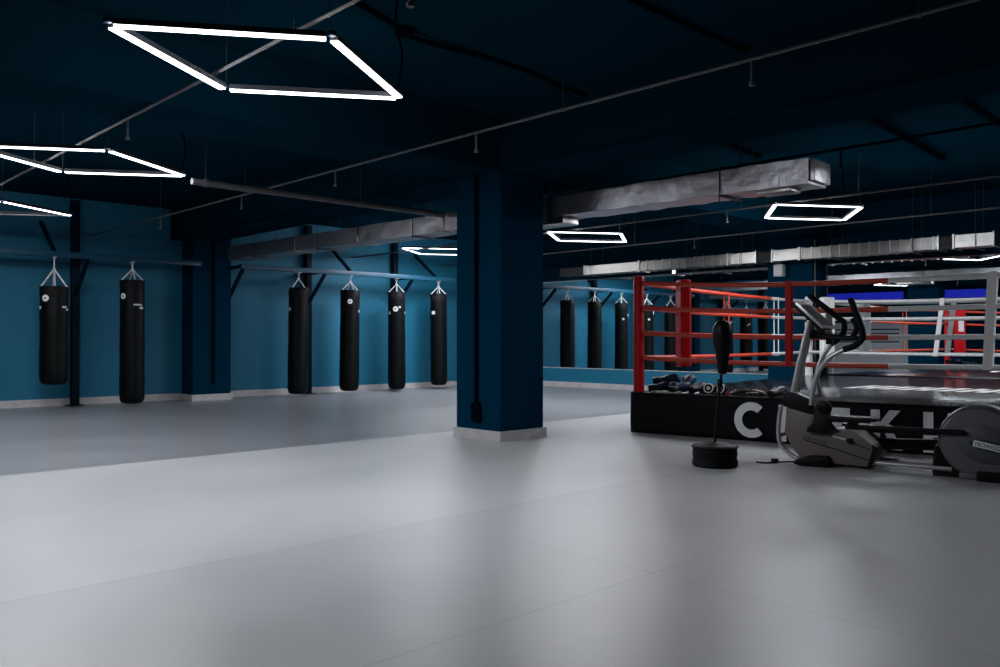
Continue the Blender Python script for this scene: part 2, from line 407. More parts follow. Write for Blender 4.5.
for x in (-.9, -3.1, -5.6, -7.9, -9.8):
    MB().box((x - .018, -.022, 2.53), (x + .018, .422, 2.548)).build('hanger_bracket', 'wire', d1)
    for y in (-.015, .415): MB().tube([(x, y, 2.48), (x, y, ZC if x > -9 else ZC)], .006, 6).build('hanger_rod', 'wire', d1)

# ribbed galvanised duct along the mirror wall
d2 = thing('ventilation_duct', 'ribbed galvanised air duct with black grilles along the mirror wall', 'duct', (0, 13.87, 0))
segs = [(-12.55, -11.82, 'grille'), (-11.82, -10.35, 'galv'), (-10.35, -8.3, 'dullgalv'), (-8.3, -7.72, 'galv'), (-7.72, -7.42, 'grille'), (-7.42, -6.9, 'galv'), (-6.9, -4.62, 'dullgalv'), (-4.62, -4.42, 'grille'), (-4.42, -3.85, 'galv')]
Z0, Z1 = 2.515, 2.705
for x0, x1, k in segs:
    if k != 'grille':
        duct_box(MB(), x0, x1, 0, .34, Z0, Z1, max(3, int((x1 - x0) * 4)), .003).build('duct_section', k, d2, smooth=25)
        for x in (x0 + .01, x1 - .01): MB().box((x - .012, -.02, Z0 - .02), (x + .012, .36, Z1 + .02)).build('flange', 'galv', d2)
    else:
        g = MB().box((x0, .02, Z0 + .01), (x1, .33, Z1 - .01)).build('register', 'grille', d2)
        m = MB()
        for k2 in range(5): m.box((x0 + .02, -.005, Z0 + .025 + .033 * k2), (x1 - .02, .02, Z0 + .034 + .033 * k2))
        m.build('louvre', 'darksteel', g, smooth=0)
for i in range(13): MB().box((-10.35 + .19 * i, -.012, Z0 - .01), (-10.335 + .19 * i, .345, Z1 + .01)).build('stiffener_rib', 'galv', d2, smooth=0)
for i in range(14): MB().box((-6.85 + .165 * i, -.012, Z0 - .01), (-6.838 + .165 * i, .345, Z1 + .01)).build('stiffener_rib', 'galv', d2, smooth=0)
for x in (-11.6, -9.2, -8.0, -6.3, -5.0, -4.1):
    for y in (-.03, .37): MB().tube([(x, y, Z0 - .03), (x, y, ZC)], .005, 6).build('hanger_rod', 'wire', d2)
    MB().box((x - .015, -.04, Z0 - .04), (x + .015, .38, Z0 - .022)).build('hanger_bracket', 'wire', d2)
t = thing('speaker', 'small pale grey box speaker on the pilaster under the ribbed duct', 'speaker', (-7.46, 14.32, 2.26))
MB().box((-.09, -.15, 0), (.09, -.03, .22), .015).build('shell', 'speaker', t)
MB().box((-.02, -.03, .08), (.02, .0, .14)).build('bracket', 'darksteel', t)
MB().box((-.075, -.155, .02), (.075, -.15, .2), .004).build('front_grille', 'print', t)
t = thing('spot_lamp', 'tiny white lit spot lamp above the mirror near the red ring post', 'lamp', (-10.0, 14.60, 2.50))
MB().box((-.03, .0, -.02), (.03, .08, .05), .006).build('lamp_body', 'speaker', t)
MB().box((-.026, -.012, -.016), (.026, .0, .044), .004).build('lamp_lens', 'spot', t)

# ceiling cables
def cable(name, pts, r, label, m='darkpipe'):
    tag(MB().tube(spline(pts), r, 7).build(name, m), label, 'cable')
cable('ceiling_cable', [(-3.56, -1, ZC - .02), (-3.56, 4.6, ZC - .02), (-3.54, 6.2, ZC - .02)], .02, 'straight dark cable on the ceiling, crossing the long grey pipe')
cable('ceiling_cable', [(-4.72, 2.3, ZC - .02), (-4.9, 3.2, ZC - .02), (-5.08, 3.75, ZC - .02), (-5.14, 4.0, ZC - .05), (-5.14, 4.9, ZC - .02), (-5.18, 5.5, ZC - .02), (-5.26, 5.8, ZC - .02), (-5.26, 6.2, ZC - .02)], .02, 'sagging dark cable on the ceiling right of the nearest led rhombus')
t = thing('junction_box', 'small dark ceiling junction box above the far tip of the nearest led rhombus', 'junction box', (-5.12, 3.9, ZC - .06))
MB().box((-.06, -.05, 0), (.06, .05, .06), .01).build('box_body', 'darkpipe', t)
MB().box((-.065, -.055, .03), (.065, .055, .042), .004).build('box_lid', 'darkpipe', t)
bars = [((-3.65, 8.7), (-3.84, 11.7), 'longest dark channel bar on the ceiling, above the foil duct end'),
        ((-3.0, 7.4), (-3.09, 8.73), 'short dark ceiling bar beside the beam, above the duct end'),
        ((-2.74, 8.79), (-2.8, 10.6), 'dark ceiling bar close to the right edge of the photo'),
        ((-3.96, 7.4), (-4.12, 8.7), 'short dark ceiling bar left of the longest one'),
        ((-5.32, 8.61), (-5.45, 9.88), 'dark ceiling bar above the middle of the foil duct'),
        ((-6.04, 7.4), (-6.11, 8.7), 'short dark ceiling bar just right of the pillar')]
for (a, c, lab) in bars:
    t = tag(MB().bar((*a, ZC - .028), (*c, ZC - .028), .055, .05).build('channel_bar', 'darkpipe', smooth=0), lab, 'ceiling bar', 'dark channel bars on the ceiling')

# ------------------------------------------------------------------ bag racks
RX, RZ = -14.45, 2.465
def rack(y0, y1, posts, braces, label):
    t = thing('bag_rack', label, 'rack', (0, 0, 0), group='steel bag racks')
    MB().box((RX - .05, y0, RZ - .045), (RX + .05, y1, RZ + .045), .006).build('rail', 'steel', t)
    for y in posts:
        p_ = MB().box((XL + .06, y - .06, .012), (XL + .18, y + .06, 3.45), .006).build('post', 'darksteel', t)
        MB().box((XL + .035, y - .13, 0), (XL + .25, y + .13, .012)).build('base_plate', 'darksteel', p_)
        MB().bar((XL + .15, y, 1.86), (RX, y, RZ - .06), .055, .055).build('knee_brace', 'darksteel', t, smooth=0)
        MB().bar((XL + .15, y, RZ), (RX, y, RZ), .07, .07).build('cross_arm', 'darksteel', t, smooth=0)
    for y in braces:
        MB().bar((XL + .01, y, 3.05), (RX, y, RZ + .05), .05, .05).build('upper_strut', 'darksteel', t, smooth=0)
    return t
rack(-1.6, 6.45, (-.9, 1.9, 4.55), (.5, 4.05), 'navy steel bag rail left of the wall pier')
rk = rack(7.2, 14.3, (9.0, 11.2, 13.5), (9.6, 11.85), 'navy steel bag rail right of the wall pier')
MB().bar((XL + .15, 7.25, 1.86), (RX, 7.25, RZ - .06), .055, .055).build('knee_brace', 'darksteel', rk, smooth=0)
MB().bar((XL + .02, 7.25, RZ), (RX, 7.25, RZ), .06, .06).build('cross_arm', 'darksteel', rk, smooth=0)

# ------------------------------------------------------------------ heavy bags
def patch(r, ang, z, w, h, shape, name, m, parent, lift=.004):
    """small print or badge that follows the round bag surface"""
    mb = MB(); n = 20
    def at(du, dz, rr): a = ang + du / r; return (rr * math.cos(a), rr * math.sin(a), z + dz)
    if shape == 'disc':
        prev = None
        outer = [at(w / 2 * math.cos(2 * PI * k / n), h / 2 * math.sin(2 * PI * k / n), r + lift) for k in range(n)]
        base = [at(w / 2 * math.cos(2 * PI * k / n), h / 2 * math.sin(2 * PI * k / n), r - .01) for k in range(n)]
        mid = [at(w / 4 * math.cos(2 * PI * k / n), h / 4 * math.sin(2 * PI * k / n), r + lift) for k in range(n)]
        mb.loft([base, outer, mid])
    else:
        c = [(-w / 2 + w * k / 6, -h / 2) for k in range(7)] + [(w / 2 - w * k / 6, h / 2) for k in range(7)]
        mb.loft([[at(a, b_, r - .01) for a, b_ in c], [at(a, b_, r + lift) for a, b_ in c]])
    return mb.build(name, m, parent)

def heavy_bag(y, z0, z1, r, lean, marks, label, strap_ang=None, x=RX, kind='long'):
    t = thing('punching_bag', label, 'punching bag', (x, y, z0), 0, 'punching bags hanging along the left wall')
    H_ = z1 - z0; n = 26
    def wob(r0, z): return r0 * (1 + .012 * math.sin(z * 9 + y) + .01 * math.sin(z * 23 + 2 * y))
    prof = [(.02, 0), (r * .6, .004), (r * .86, .025), (r * .97, .075), (r, .15)]
    k = 14
    for i in range(1, k + 1):
        z = .15 + (H_ - .2) * i / k
        prof.append((wob(r * (1.0 - .035 * i / k), z), z))
    prof += [(r * .955, H_ - .03), (r * .93, H_ - .008), (r * .86, H_), (.02, H_ - .005)]
    if kind == 'tear':
        prof = [(.02, 0), (r * .5, .02), (r * .85, .1), (r, .24), (r * .97, .36), (r * .75, .55), (r * .45, H_ * .8), (r * .22, H_), (.02, H_)]
    body = MB().lathe(prof, n).build('bag_body', 'bag', t)
    # lean about the hook
    top = RZ - .054 - z0
    if kind == 'long':
        MB().lathe([(r * .975, H_ - .16), (r * .985, H_ - .155), (r * .985, H_ - .05), (r * .96, H_ - .04)], n).build('top_band', 'bagband', body)
        apex = V((0, 0, H_ + .60 * (top - H_)))
        for q in range(4):
            a = math.atan2(-y, -x) + PI / 2 + (strap_ang if strap_ang is not None else .4) + q * PI / 2
            e = V((r * .9 * math.cos(a), r * .9 * math.sin(a), H_ - .01))
            s = MB(); nl = 9
            for i in range(nl):
                c0, c1 = e.lerp(apex, i / nl), e.lerp(apex, (i + 1) / nl)
                s.tube([c0, (c0 + c1) / 2, c1], [.010, .014, .010], 7)
            s.build('chain_strap', 'chain', t)
            MB().box((-.022, -.012, -.05), (.022, .012, .03), .004, Matrix.Translation((r * .955 * math.cos(a), r * .955 * math.sin(a), H_ - .03)) @ Matrix.Rotation(a + PI / 2, 4, 'Z')).build('strap_loop', 'bagband', t)
    else:
        apex = V((0, 0, H_ + .5 * (top - H_)))
        MB().tube([(0, 0, H_ - .01), apex], .012, 8).build('chain_strap', 'chain', t)
    s = MB().ball(apex, .024)
    s.tube([apex + V((0, 0, .02)), V((0, 0, top - .04))], .009, 8)
    s.tube([V((.03 * math.cos(q * PI / 4), 0, top - .03 + .03 * math.sin(q * PI / 4))) for q in range(8)], .007, 6, closed=True)
    s.build('swivel_hook', 'chain', t)
    MB().box((-.058, -.02, top - .004), (.058, .02, top + .008)).build('hook_plate', 'chain', t)
    cam_ang = math.atan2(-y, -x)              # towards the viewing side of the room
    for (kind_, off, dz, w, h) in marks:
        ang = cam_ang + math.asin(max(-.97, min(.97, off)))
        zz = H_ - dz
        rr = r * .985
        if kind_ == 'disc':
            d = patch(rr, ang, zz, w, h, 'disc', 'round_badge', 'badge', body, .005)
            patch(rr, ang, zz, w * .3, h * .3, 'disc', 'badge_mark', 'badgedark', d, .008)
        else:
            patch(rr, ang, zz, w, h, 'rect', 'printed_mark', 'print' if kind_ == 'rect' else 'badge', body, .004)
    t.rotation_euler = (lean[0], lean[1], 0)
    return t
# positive offset = towards the right of the photo
heavy_bag(4.05, .39, 1.95, .208, (0, 0), [('disc', -.58, .195, .105, .105), ('rect', .72, .33, .085, .03), ('rect', .9, .37, .05, .03), ('rect', -.95, .34, .06, .05)],
          'short thick punching bag at far left, hanging higher off the floor than the rest', .08)
heavy_bag(5.26, .03, 2.11, .198, (0, 0), [('disc', -.72, .28, .10, .10), ('rect', .45, .42, .15, .025), ('rect', .72, .47, .07, .035)],
          'long punching bag between the steel post and the wall pier, badge at its left edge', .25)
heavy_bag(8.40, .05, 2.12, .195, (-.008, 0), [('rect', -.85, .42, .06, .06)],
          'first punching bag right of the wall pier, without a white badge', .75)
heavy_bag(9.58, .06, 2.12, .20, (-.012, 0), [('disc', -.0, .24, .10, .10), ('rect', .93, .43, .06, .05)],
          'second punching bag right of the wall pier, white badge at its middle', .4)
heavy_bag(10.79, .05, 2.13, .188, (.004, 0), [('disc', -.12, .37, .11, .11), ('rect', .35, .33, .05, .04), ('rect', .95, .45, .05, .05), ('rect', -.8, .45, .05, .06)],
          'third punching bag right of the wall pier, in front of a post, with white badge', .05)
heavy_bag(11.96, .09, 2.13, .192, (.008, 0), [('white', -.62, .42, .09, .07)],
          'fourth punching bag right of the wall pier, small square white tag on it', .2)
heavy_bag(13.05, .05, 2.13, .195, (0, 0), [], 'punching bag hidden behind the pillar, first of those seen in the mirror', .3)
heavy_bag(2.75, .1, 2.13, .20, (0, 0), [('disc', -.2, .3, .1, .1)], 'punching bag outside the left edge of the photo, next to the short thick one', .3)
heavy_bag(.95, .85, 1.95, .26, (0, 0), [], 'teardrop shaped punching bag outside the left edge of the photo', .3, kind='tear')
heavy_bag(-.2, .1, 2.13, .20, (0, 0), [('disc', .2, .3, .1, .1)], 'punching bag outside the left edge, at the far end of the rail', .3)

# ------------------------------------------------------------------ boxing ring
RA = math.radians(7.5); RW, RL, PH = 5.3, 6.2, .478
ring = thing('boxing_ring', 'boxing ring with black lettered skirt, red corner and white far corner', 'boxing ring', (-6.12, 8.055, 0), RA)
MB().box((.03, .03, 0), (RW - .03, RL - .03, PH - .03)).build('platform', 'timber', ring, smooth=0)
cv = MB().box((0, 0, PH - .03), (RW, RL, PH), .012).build('canvas', 'canvas', ring)
# painted strokes on the canvas
m = MB(); z = PH + .002
for i in range(16):
    u0 = 1.70 + i * .215
    m.poly([(u0, 2.45, z), (u0 + .13, 2.45, z), (u0 + .30, 3.30, z), (u0 + .17, 3.30, z)])
    if i % 3 == 0: m.poly([(u0 + .13, 2.75, z), (u0 + .30, 2.75, z), (u0 + .35, 2.95, z), (u0 + .18, 2.95, z)])
m.build('canvas_print', 'canvasprint', cv, smooth=0, recalc=False)
def skirt(n, f, name='skirt'):
    """cloth panel with loose vertical folds; f maps (s along, d out, z) to a point"""
    mb = MB(); K = 8; top = []
    fold = lambda s, q: .010 * math.sin(s * 3.1 + 1.3 * math.sin(s * 1.7)) * (1 - q) + .006 * math.sin(s * 11 + q * 4) * (1 - q)
    G = [[mb.bm.verts.new(f(n * i / 90, .012 + fold(n * i / 90, j / K), .004 + (PH - .006) * j / K)) for j in range(K + 1)] for i in range(91)]
    for i in range(90):
        for j in range(K): mb.bm.faces.new((G[i][j], G[i + 1][j], G[i + 1][j + 1], G[i][j + 1]))
    o = mb.build(name, 'skirt', ring, smooth=60)
    s = o.modifiers.new('cloth thickness', 'SOLIDIFY'); s.thickness = .004; s.offset = 0
    return o
fr = skirt(RW, lambda s, d, z: (s, -d, z))
skirt(RL, lambda s, d, z: (-d, s, z)); skirt(RL, lambda s, d, z: (RW + d, s, z)); skirt(RW, lambda s, d, z: (s, RL + d, z))
# piping along the skirt top edge
MB().tube([(0.3, -.022, PH - .004), (1.4, -.022, PH - .006), (2.6, -.022, PH - .004), (RW, -.022, PH - .004)], .006, 6).build('hem_piping', 'blackplastic', fr)
# lettering on the front of the skirt
def letters(polys, name='letter'):
    mb = MB()
    for p_ in polys: mb.prism([(u - .045, w) for u, w in p_], -.034, -.028)
    mb.build(name, 'letter', fr, smooth=0)
def arc(cx, cz, rx, rz, th, a0, a1, n=28):
    out = [(cx + rx * math.cos(a), cz + rz * math.sin(a)) for a in [a0 + (a1 - a0) * i / n for i in range(n + 1)]]
    inn = [(cx + (rx - th) * math.cos(a), cz + (rz - th) * math.sin(a)) for a in [a1 + (a0 - a1) * i / n for i in range(n + 1)]]
    return out, inn
o_, i_ = arc(1.487, .234, .19, .193, .088, math.radians(48), math.radians(312)); 
mb = MB(); i_ = list(reversed(i_))
for a, c, d, e in zip(o_, o_[1:], i_, i_[1:]): mb.prism([a, c, e, d], -.034, -.028)
mb.build('letter', 'letter', fr, smooth=0)
LT, LB = .413, .028
R4 = lambda a, b_, c, d: [(a, b_), (c, b_), (c, d), (a, d)]
letters([R4(1.832, LB, 1.915, LT), R4(1.915, LT - .08, 2.045, LT), R4(2.045, LB, 2.13, LT)])
letters([R4(2.30, LB, 2.383, LT), R4(2.383, LT - .083, 2.558, LT), R4(2.383, .18, 2.53, .262), R4(2.383, LB, 2.558, LB + .083)])
letters([R4(2.757, LB, 2.842, LT), [(2.842, .19), (2.842, .29), (2.93, LT), (3.03, LT)], [(2.874, .228), (2.917, .29), (3.05, LB), (2.945, LB)]])
letters([R4(3.231, LB, 3.318, LT), R4(3.318, .175, 3.44, .257), R4(3.44, LB, 3.525, LT)])
# posts
PI_, PO = .055, .075
corners = [((PI_, PO), 'red', 'red'), ((RW - PI_, PO), 'whitesteel', 'whitepad'), ((RW - PI_, RL - PI_), 'red', 'red'), ((PI_, RL - PI_), 'whitesteel', 'whitepad')]
ROPES = (1.79, 1.49, 1.185, .89)
for (cx, cy), pm, padm in corners:
    p_ = MB().lathe([(.064, PH), (.066, PH + .02), (.064, PH + .04), (.064, 1.84), (.058, 1.865), (.03, 1.872)], 20, (cx, cy, 0)).build('corner_post', pm, ring)
    MB().box((cx - .052, cy - .07, PH), (cx + .052, cy + .07, PH + .012), .003).build('foot_plate', pm, p_)
    dx, dy = (1 if cx < RW / 2 else -1), (1 if cy < RL / 2 else -1)
    k_ = .39 if cy < 1 else .46; q = V((cx + dx * k_, cy + dy * k_, 0)); n_ = V((dx, dy, 0)).normalized(); s_ = V((-n_.y, n_.x, 0))
    mb = MB(); prof = []
    w, th = .115, .065
    for zz, k in ((.775, .8), (.79, 1), (1.3, 1.02), (1.81, 1), (1.825, .8)):
        prof.append([q + s_ * (a * w * k) + n_ * (c * th * k) + V((0, 0, zz)) for a, c in ((-1, -.6), (-.8, -1), (.8, -1), (1, -.6), (1, .6), (.8, 1), (-.8, 1), (-1, .6))])
    pd = mb.loft(prof).build('corner_pad', padm, ring)
    lw = [q + s_ * (a * w * .7) + n_ * (-dx * 0 + th * .0) for a in (-1, 1)]
    MB().box((-.06, -.001, -.16), (.06, .004, .16), 0, Matrix.Translation(q + n_ * (th + .002) + V((0, 0, 1.45))) @ Matrix.Rotation(math.atan2(s_.y, s_.x), 4, 'Z')).build('pad_print', 'badgedark' if padm == 'whitepad' else 'print', pd, smooth=0)
    for zr in ROPES:
        MB().tube([(cx, cy, zr), tuple(V((cx, cy, zr)).lerp(V((q.x, q.y, zr)), .92))], .009, 6).build('turnbuckle', 'chain', p_)
# ropes: each side has four, half red half white, with strap ties
def side(a, b_, split, sag, front):
    a, b_ = V((*a, 0)), V((*b_, 0)); d = (b_ - a)
    for k, zr in enumerate(ROPES):
        sg = sag * (1.0 if k == 0 else .85 if k == 1 else .6 if k == 2 else .5)
        pt = lambda t: a + d * t + V((0, 0, zr - sg * (1 - abs(2 * t - 1) ** 2.6)))
        r = .027
        for t0, t1, first in ((.012, split, True), (split, .988, False)):
            mname = ('redrope' if first else 'whiterope')
            pts = [pt(t0 + (t1 - t0) * i / 16) for i in range(17)]
            MB().tube(pts, r if first else r * .985, 10).build('red_rope' if first else 'white_rope', mname, ring)
    return a, d
def strap(a, d, t, sag, m, w, lean=0, r=.036):
    mid = a + d * t; dn = d.normalized()
    pts = [(1.79 - sag + .03, 0), (1.5, .3), (1.2, .6), (.89 - sag * .4 - .03, 1)]
    s = V((-dn.y, dn.x, 0))
    mb = MB()
    for sg in (-1, 1):
        ring_ = []
        for zz, q in pts:
            c = mid + dn * (lean * (zz - 1.3)) + s * (sg * r) + V((0, 0, zz))
            ring_.append([c + dn * w / 2 + s * .002, c + dn * w / 2 - s * .002, c - dn * w / 2 - s * .002, c - dn * w / 2 + s * .002])
        mb.loft(ring_)
    for zz, q in (pts[0], pts[-1]):
        c = mid + dn * (lean * (zz - 1.3)) + V((0, 0, zz))
        mb.box((-w / 2, -r, -.003), (w / 2, r, .003), 0, Matrix.Translation(c) @ Matrix.Rotation(math.atan2(dn.y, dn.x), 4, 'Z'))
    mb.build('rope_strap', m, ring, smooth=0)
c0, c1, c2, c3 = [c[0] for c in corners]
a, d = side(c0, c1, 2.80 / (RW - .11), .10, True); L_ = d.length
strap(a, d, 1.81 / L_, .095, 'red', .06); strap(a, d, 3.68 / L_, .09, 'whitepad', .08, .05)
a, d = side(c0, c3, .70, .03, False); L_ = d.length
strap(a, d, 2.55 / L_, .03, 'redrope', .035); strap(a, d, 4.5 / L_, .03, 'whitepad', .035)
a, d = side(c2, c1, .5, .05, False); strap(a, d, .35, .05, 'red', .06); strap(a, d, .7, .05, 'whitepad', .06)
a, d = side(c2, c3, .38, .05, False); strap(a, d, .60, .05, 'whitepad', .06, -.12)

# ------------------------------------------------------------------ elliptical trainer
EL = thing('elliptical_trainer', 'grey and black elliptical trainer parked in front of the ring', 'elliptical trainer', (-3.5, 7.0, 0), math.radians(8))
body = MB().prism([(-.114, .50), (.091, .455), (.150, .440), (.091, .302), (.181, .295), (.32, .337), (.38, .338), (.431, .332), (.49, .305), (.54, .269), (.615, .218), (.615, .17), (.575, .028), (.283, .026), (.05, .035), (.0, .062), (-.067, .145), (-.134, .273)], .03, .43, .018).build('body_shell', 'machine', EL, smooth=30)
MB().prism([(.605, .222), (.64, .20), (.64, .165), (.60, .026), (.565, .026), (.605, .17)], .034, .426, .004).build('shell_end_cap', 'blackplastic', EL, smooth=30)
# lines moulded in the shell
MB().tube([(.06, .028, .215), (.33, .026, .155), (.58, .027, .085)], .004, 6).build('shell_groove', 'blackplastic', body)
MB().tube([(.30, .028, .262), (.45, .026, .225), (.60, .027, .175)], .003, 6).build('shell_groove', 'blackplastic', body)
text_mesh('EXCITE', 'shell_lettering', 'badgedark', body, .055, Matrix.Translation((.032, .027, .222)) @ Matrix.Rotation(math.radians(13), 4, 'Y') @ Matrix.Rotation(PI / 2, 4, 'X') @ Matrix.Diagonal((1.18, 1, 1, 1)), .0015)
MB().bar((.13, .027, .315), (.44, .027, .238), .012, .028).build('pedal_slot', 'grille', body, smooth=0)
MB().bar((.295, .018, .272), (.405, .018, .248), .012, .018).build('slide_rod', 'silver', body, smooth=0)
MB().lathe([(.02, -.014), (.024, -.01), (.024, .01), (.02, .014)], 14, mtx=Matrix.Translation((.435, .02, .238)) @ Matrix.Rotation(PI / 2, 4, 'X')).build('slide_stop', 'blackplastic', body)
MB().prism([(-.135, .632), (-.139, .508), (.078, .452), (.15, .447), (.165, .498), (.097, .572), (-.035, .628), (-.08, .640)], .015, .445, .012).build('shroud', 'blackplastic', EL, smooth=30)
MB().bar((-.034, .06, .634), (.10, .06, .580), .05, .008).build('shroud_trim', 'plate', EL, smooth=0)
for v in (.02, .44):
    MB().tube(spline([(-.155, v, .513), (-.176, v, .365), (-.176, v, .230), (-.145, v, .145), (-.07, v, .085), (.0, v, .050), (.10, v, .034)]), .019, 10).build('front_tube', 'silver', EL)
MB().bar((-.175, .02, .25), (-.175, .44, .25), .035, .035).build('front_crossbar', 'silver', EL, smooth=0)
# mast
for v, r_ in ((.07, .036), (.155, .030)):
    MB().tube([(-.065, v, .60), (-.005, v, .90), (.085, v, 1.27)], [r_, r_ * .95, r_ * .85], 12, flat=.8).build('mast_tube', 'silver', EL)
# console
cd = V((.22, 0, -.206)).normalized(); cn = V((-cd.z, 0, cd.x)); cn = V((.684, 0, .73))
MC = Matrix.Translation((-.035, .06, 1.42)) @ Matrix.Rotation(math.radians(43), 4, 'Y')
con = MB().box((0, 0, -.035), (.315, .34, .012), .014, MC).build('console_housing', 'blackplastic', EL)
fm = MB()
for lo, hi in (((-.006, -.008, -.006), (.321, .022, .018)), ((-.006, .318, -.006), (.321, .348, .018)), ((-.006, .0, -.006), (.022, .34, .018)), ((.298, .0, -.006), (.321, .34, .018))): fm.box(lo, hi, .005, MC)
fm.build('console_frame', 'silver', con)
MB().box((.022, .022, .010), (.298, .318, .015), 0, MC).build('console_screen', 'screen', con, smooth=0)
MB().box((.12, .12, -.09), (.20, .22, -.03), .02, MC).build('console_mount', 'blackplastic', con)
# fixed handlebars
fx = MB().tube(spline([(.06, .16, 1.17), (.19, .11, 1.135), (.38, .06, 1.115), (.50, .05, 1.118), (.545, .08, 1.13)]), .022, 10)
fx.tube(spline([(.06, .32, 1.17), (.19, .37, 1.135), (.38, .42, 1.115), (.46, .43, 1.12)]), .022, 10)
fx.box((.03, .13, 1.11), (.20, .36, 1.19), .02); fx.build('fixed_handlebar', 'blackplastic', EL)
MB().tube(spline([(.435, .10, 1.285), (.462, .10, 1.24), (.470, .10, 1.19), (.44, .08, 1.12)]), .024, 10).build('pulse_grip', 'rubber', EL)
MB().box((.18, .2, 1.06), (.24, .26, 1.13), .01).build('bottle_clip', 'blackplastic', EL)
# moving arms
def arm(pts, grip, v):
    a_ = MB().tube(spline([(u, v, w) for u, w in pts]), .021, 10).build('moving_arm', 'silver', EL)
    MB().tube(spline([(u, v, w) for u, w in grip]), .027, 10).build('arm_grip', 'rubber', a_)
arm([(.117, .53), (.127, .62), (.143, .707), (.181, .821), (.27, .945), (.403, 1.023)], [(.39, 1.018), (.484, 1.052), (.538, 1.108), (.545, 1.16), (.528, 1.235), (.490, 1.34), (.448, 1.455)], .0)
arm([(.06, .53), (.035, .65), (.021, .775), (.066, .933), (.156, 1.072)], [(.15, 1.065), (.225, 1.125), (.262, 1.19), (.262, 1.26), (.225, 1.292), (.10, 1.395), (-.05, 1.515)], .47)
# pivot, links, pedals
MB().lathe([(.035, -.03), (.062, -.026), (.066, .02), (.05, .03)], 20, mtx=Matrix.Translation((.225, .0, .51)) @ Matrix.Rotation(PI / 2, 4, 'X')).build('pivot_hub', 'blackplastic', EL)
MB().prism([(.150, .50), (.19, .545), (.245, .545), (.275, .50), (.29, .38), (.33, .335), (.181, .293), (.078, .298), (.09, .335), (.14, .38)], -.03, .03, .012).build('arm_link', 'blackplastic', EL, smooth=30)
for v0, dz in ((-.06, 0), (.36, -.10)):
    pe = MB().prism([(.27, .455 + dz), (.50, .45 + dz), (.63, .452 + dz), (.668, .44 + dz), (.655, .418 + dz), (.45, .40 + dz), (.27, .405 + dz)], v0, v0 + .16, .01).build('pedal', 'blackplastic', EL)
    MB().tube([(.40, v0 + .08, .355 + dz * .6), (.84, v0 + .08, .366 + dz * .6), (1.30, v0 + .08, .37 + dz * .6)], .020, 10).build('pedal_arm', 'blackplastic', pe)
    MB().box((.42, v0 + .05, .36 + dz), (.50, v0 + .11, .41 + dz), .006).build('pedal_bracket', 'blackplastic', pe)
MB().bar((.55, .30, .20), (1.2, .30, .235), .06, .09).build('link_bar', 'blackplastic', EL, smooth=0)
for v in (.08, .36): MB().tube([(.55, v, .062), (1.20, v, .066)], .021, 10).build('base_rail', 'silver', EL)
# flywheel disc
WC = (1.395, .290); WR = .292
wh = MB().lathe([(.20, -.17), (.262, -.165), (WR - .008, -.14), (WR, -.12), (WR, .12), (WR - .008, .14), (.262, .165), (.2, .17)], 56, mtx=Matrix.Translation((WC[0], .22, WC[1])) @ Matrix.Rotation(PI / 2, 4, 'X')).build('flywheel_cover', 'wheelshell', EL, smooth=30)
MB().tube([(WC[0] + WR * math.cos(q * PI / 28), .09, WC[1] + WR * math.sin(q * PI / 28)) for q in range(56)], .008, 8, closed=True).build('rim', 'wheelrim', wh)
def ell(cx, cz, a, b_, n=28): return [(cx + a * math.cos(2 * PI * q / n), cz + b_ * math.sin(2 * PI * q / n)) for q in range(n)]
pn = MB().prism([(1.24, .31), (1.27, .385), (1.34, .425), (1.45, .425), (1.56, .40), (1.66, .36), (1.675, .30), (1.64, .20), (1.56, .13), (1.40, .135), (1.29, .19), (1.245, .25)], .042, .056, .004).build('side_panel', 'wheelpanel', wh)
lg = MB().prism([(u * math.cos(-.19) - w * math.sin(-.19) + 1.468, u * math.sin(-.19) + w * math.cos(-.19) + .272) for u, w in ell(0, 0, .15, .042)], .036, .046, .003).build('logo_recess', 'grille', wh)
MP = Matrix.Translation((1.475, .035, .268)) @ Matrix.Rotation(math.radians(11), 4, 'Y')
MB().box((-.12, -.004, -.025), (.12, .003, .025), .002, MP).build('logo_plate', 'plate', lg)
text_mesh('TECHNOGYM', 'logo_lettering', 'badgedark', lg, .040, MP @ Matrix.Translation((-.112, -.005, -.014)) @ Matrix.Rotation(PI / 2, 4, 'X') @ Matrix.Diagonal((.92, 1, 1, 1)), .001, .0006)
MB().prism([(1.055, .05), (1.075, .25), (1.10, .25), (1.14, .16), (1.20, .09), (1.28, .045), (1.70, .04), (1.70, .0), (1.06, .0)], .07, .38, .012).build('rear_stand', 'blackplastic', EL, smooth=30)
MB().box((1.385, -.03, .0), (1.60, .10, .072), .015).build('rear_foot', 'rubber', EL)
MB().box((1.26, .02, .004), (1.39, .08, .05), .01).build('stand_plate', 'wheelshell', EL)
MB().prism([(-.02, .012), (-.03, .03), (.02, .062), (.12, .092), (.26, .096), (.282, .07), (.285, .02), (.25, .0), (.03, .0)], -.06, .08, .016).build('front_foot', 'rubber', EL, smooth=30)
MB().prism([(-.02, .012), (-.03, .03), (.02, .062), (.12, .092), (.26, .096), (.282, .07), (.285, .02), (.25, .0), (.03, .0)], .38, .5, .016).build('front_foot', 'rubber', EL, smooth=30)
cb = MB().tube(spline([(0, -.02, .03), (-.09, -.03, .02), (-.17, -.05, .012), (-.23, -.10, .008), (-.28, -.13, .008), (-.33, -.11, .008)]), .007, 7).build('power_cord', 'rubber', EL)
MB().box((-.215, -.075, .004), (-.155, -.04, .045), .008).build('cord_plug', 'rubber', cb)

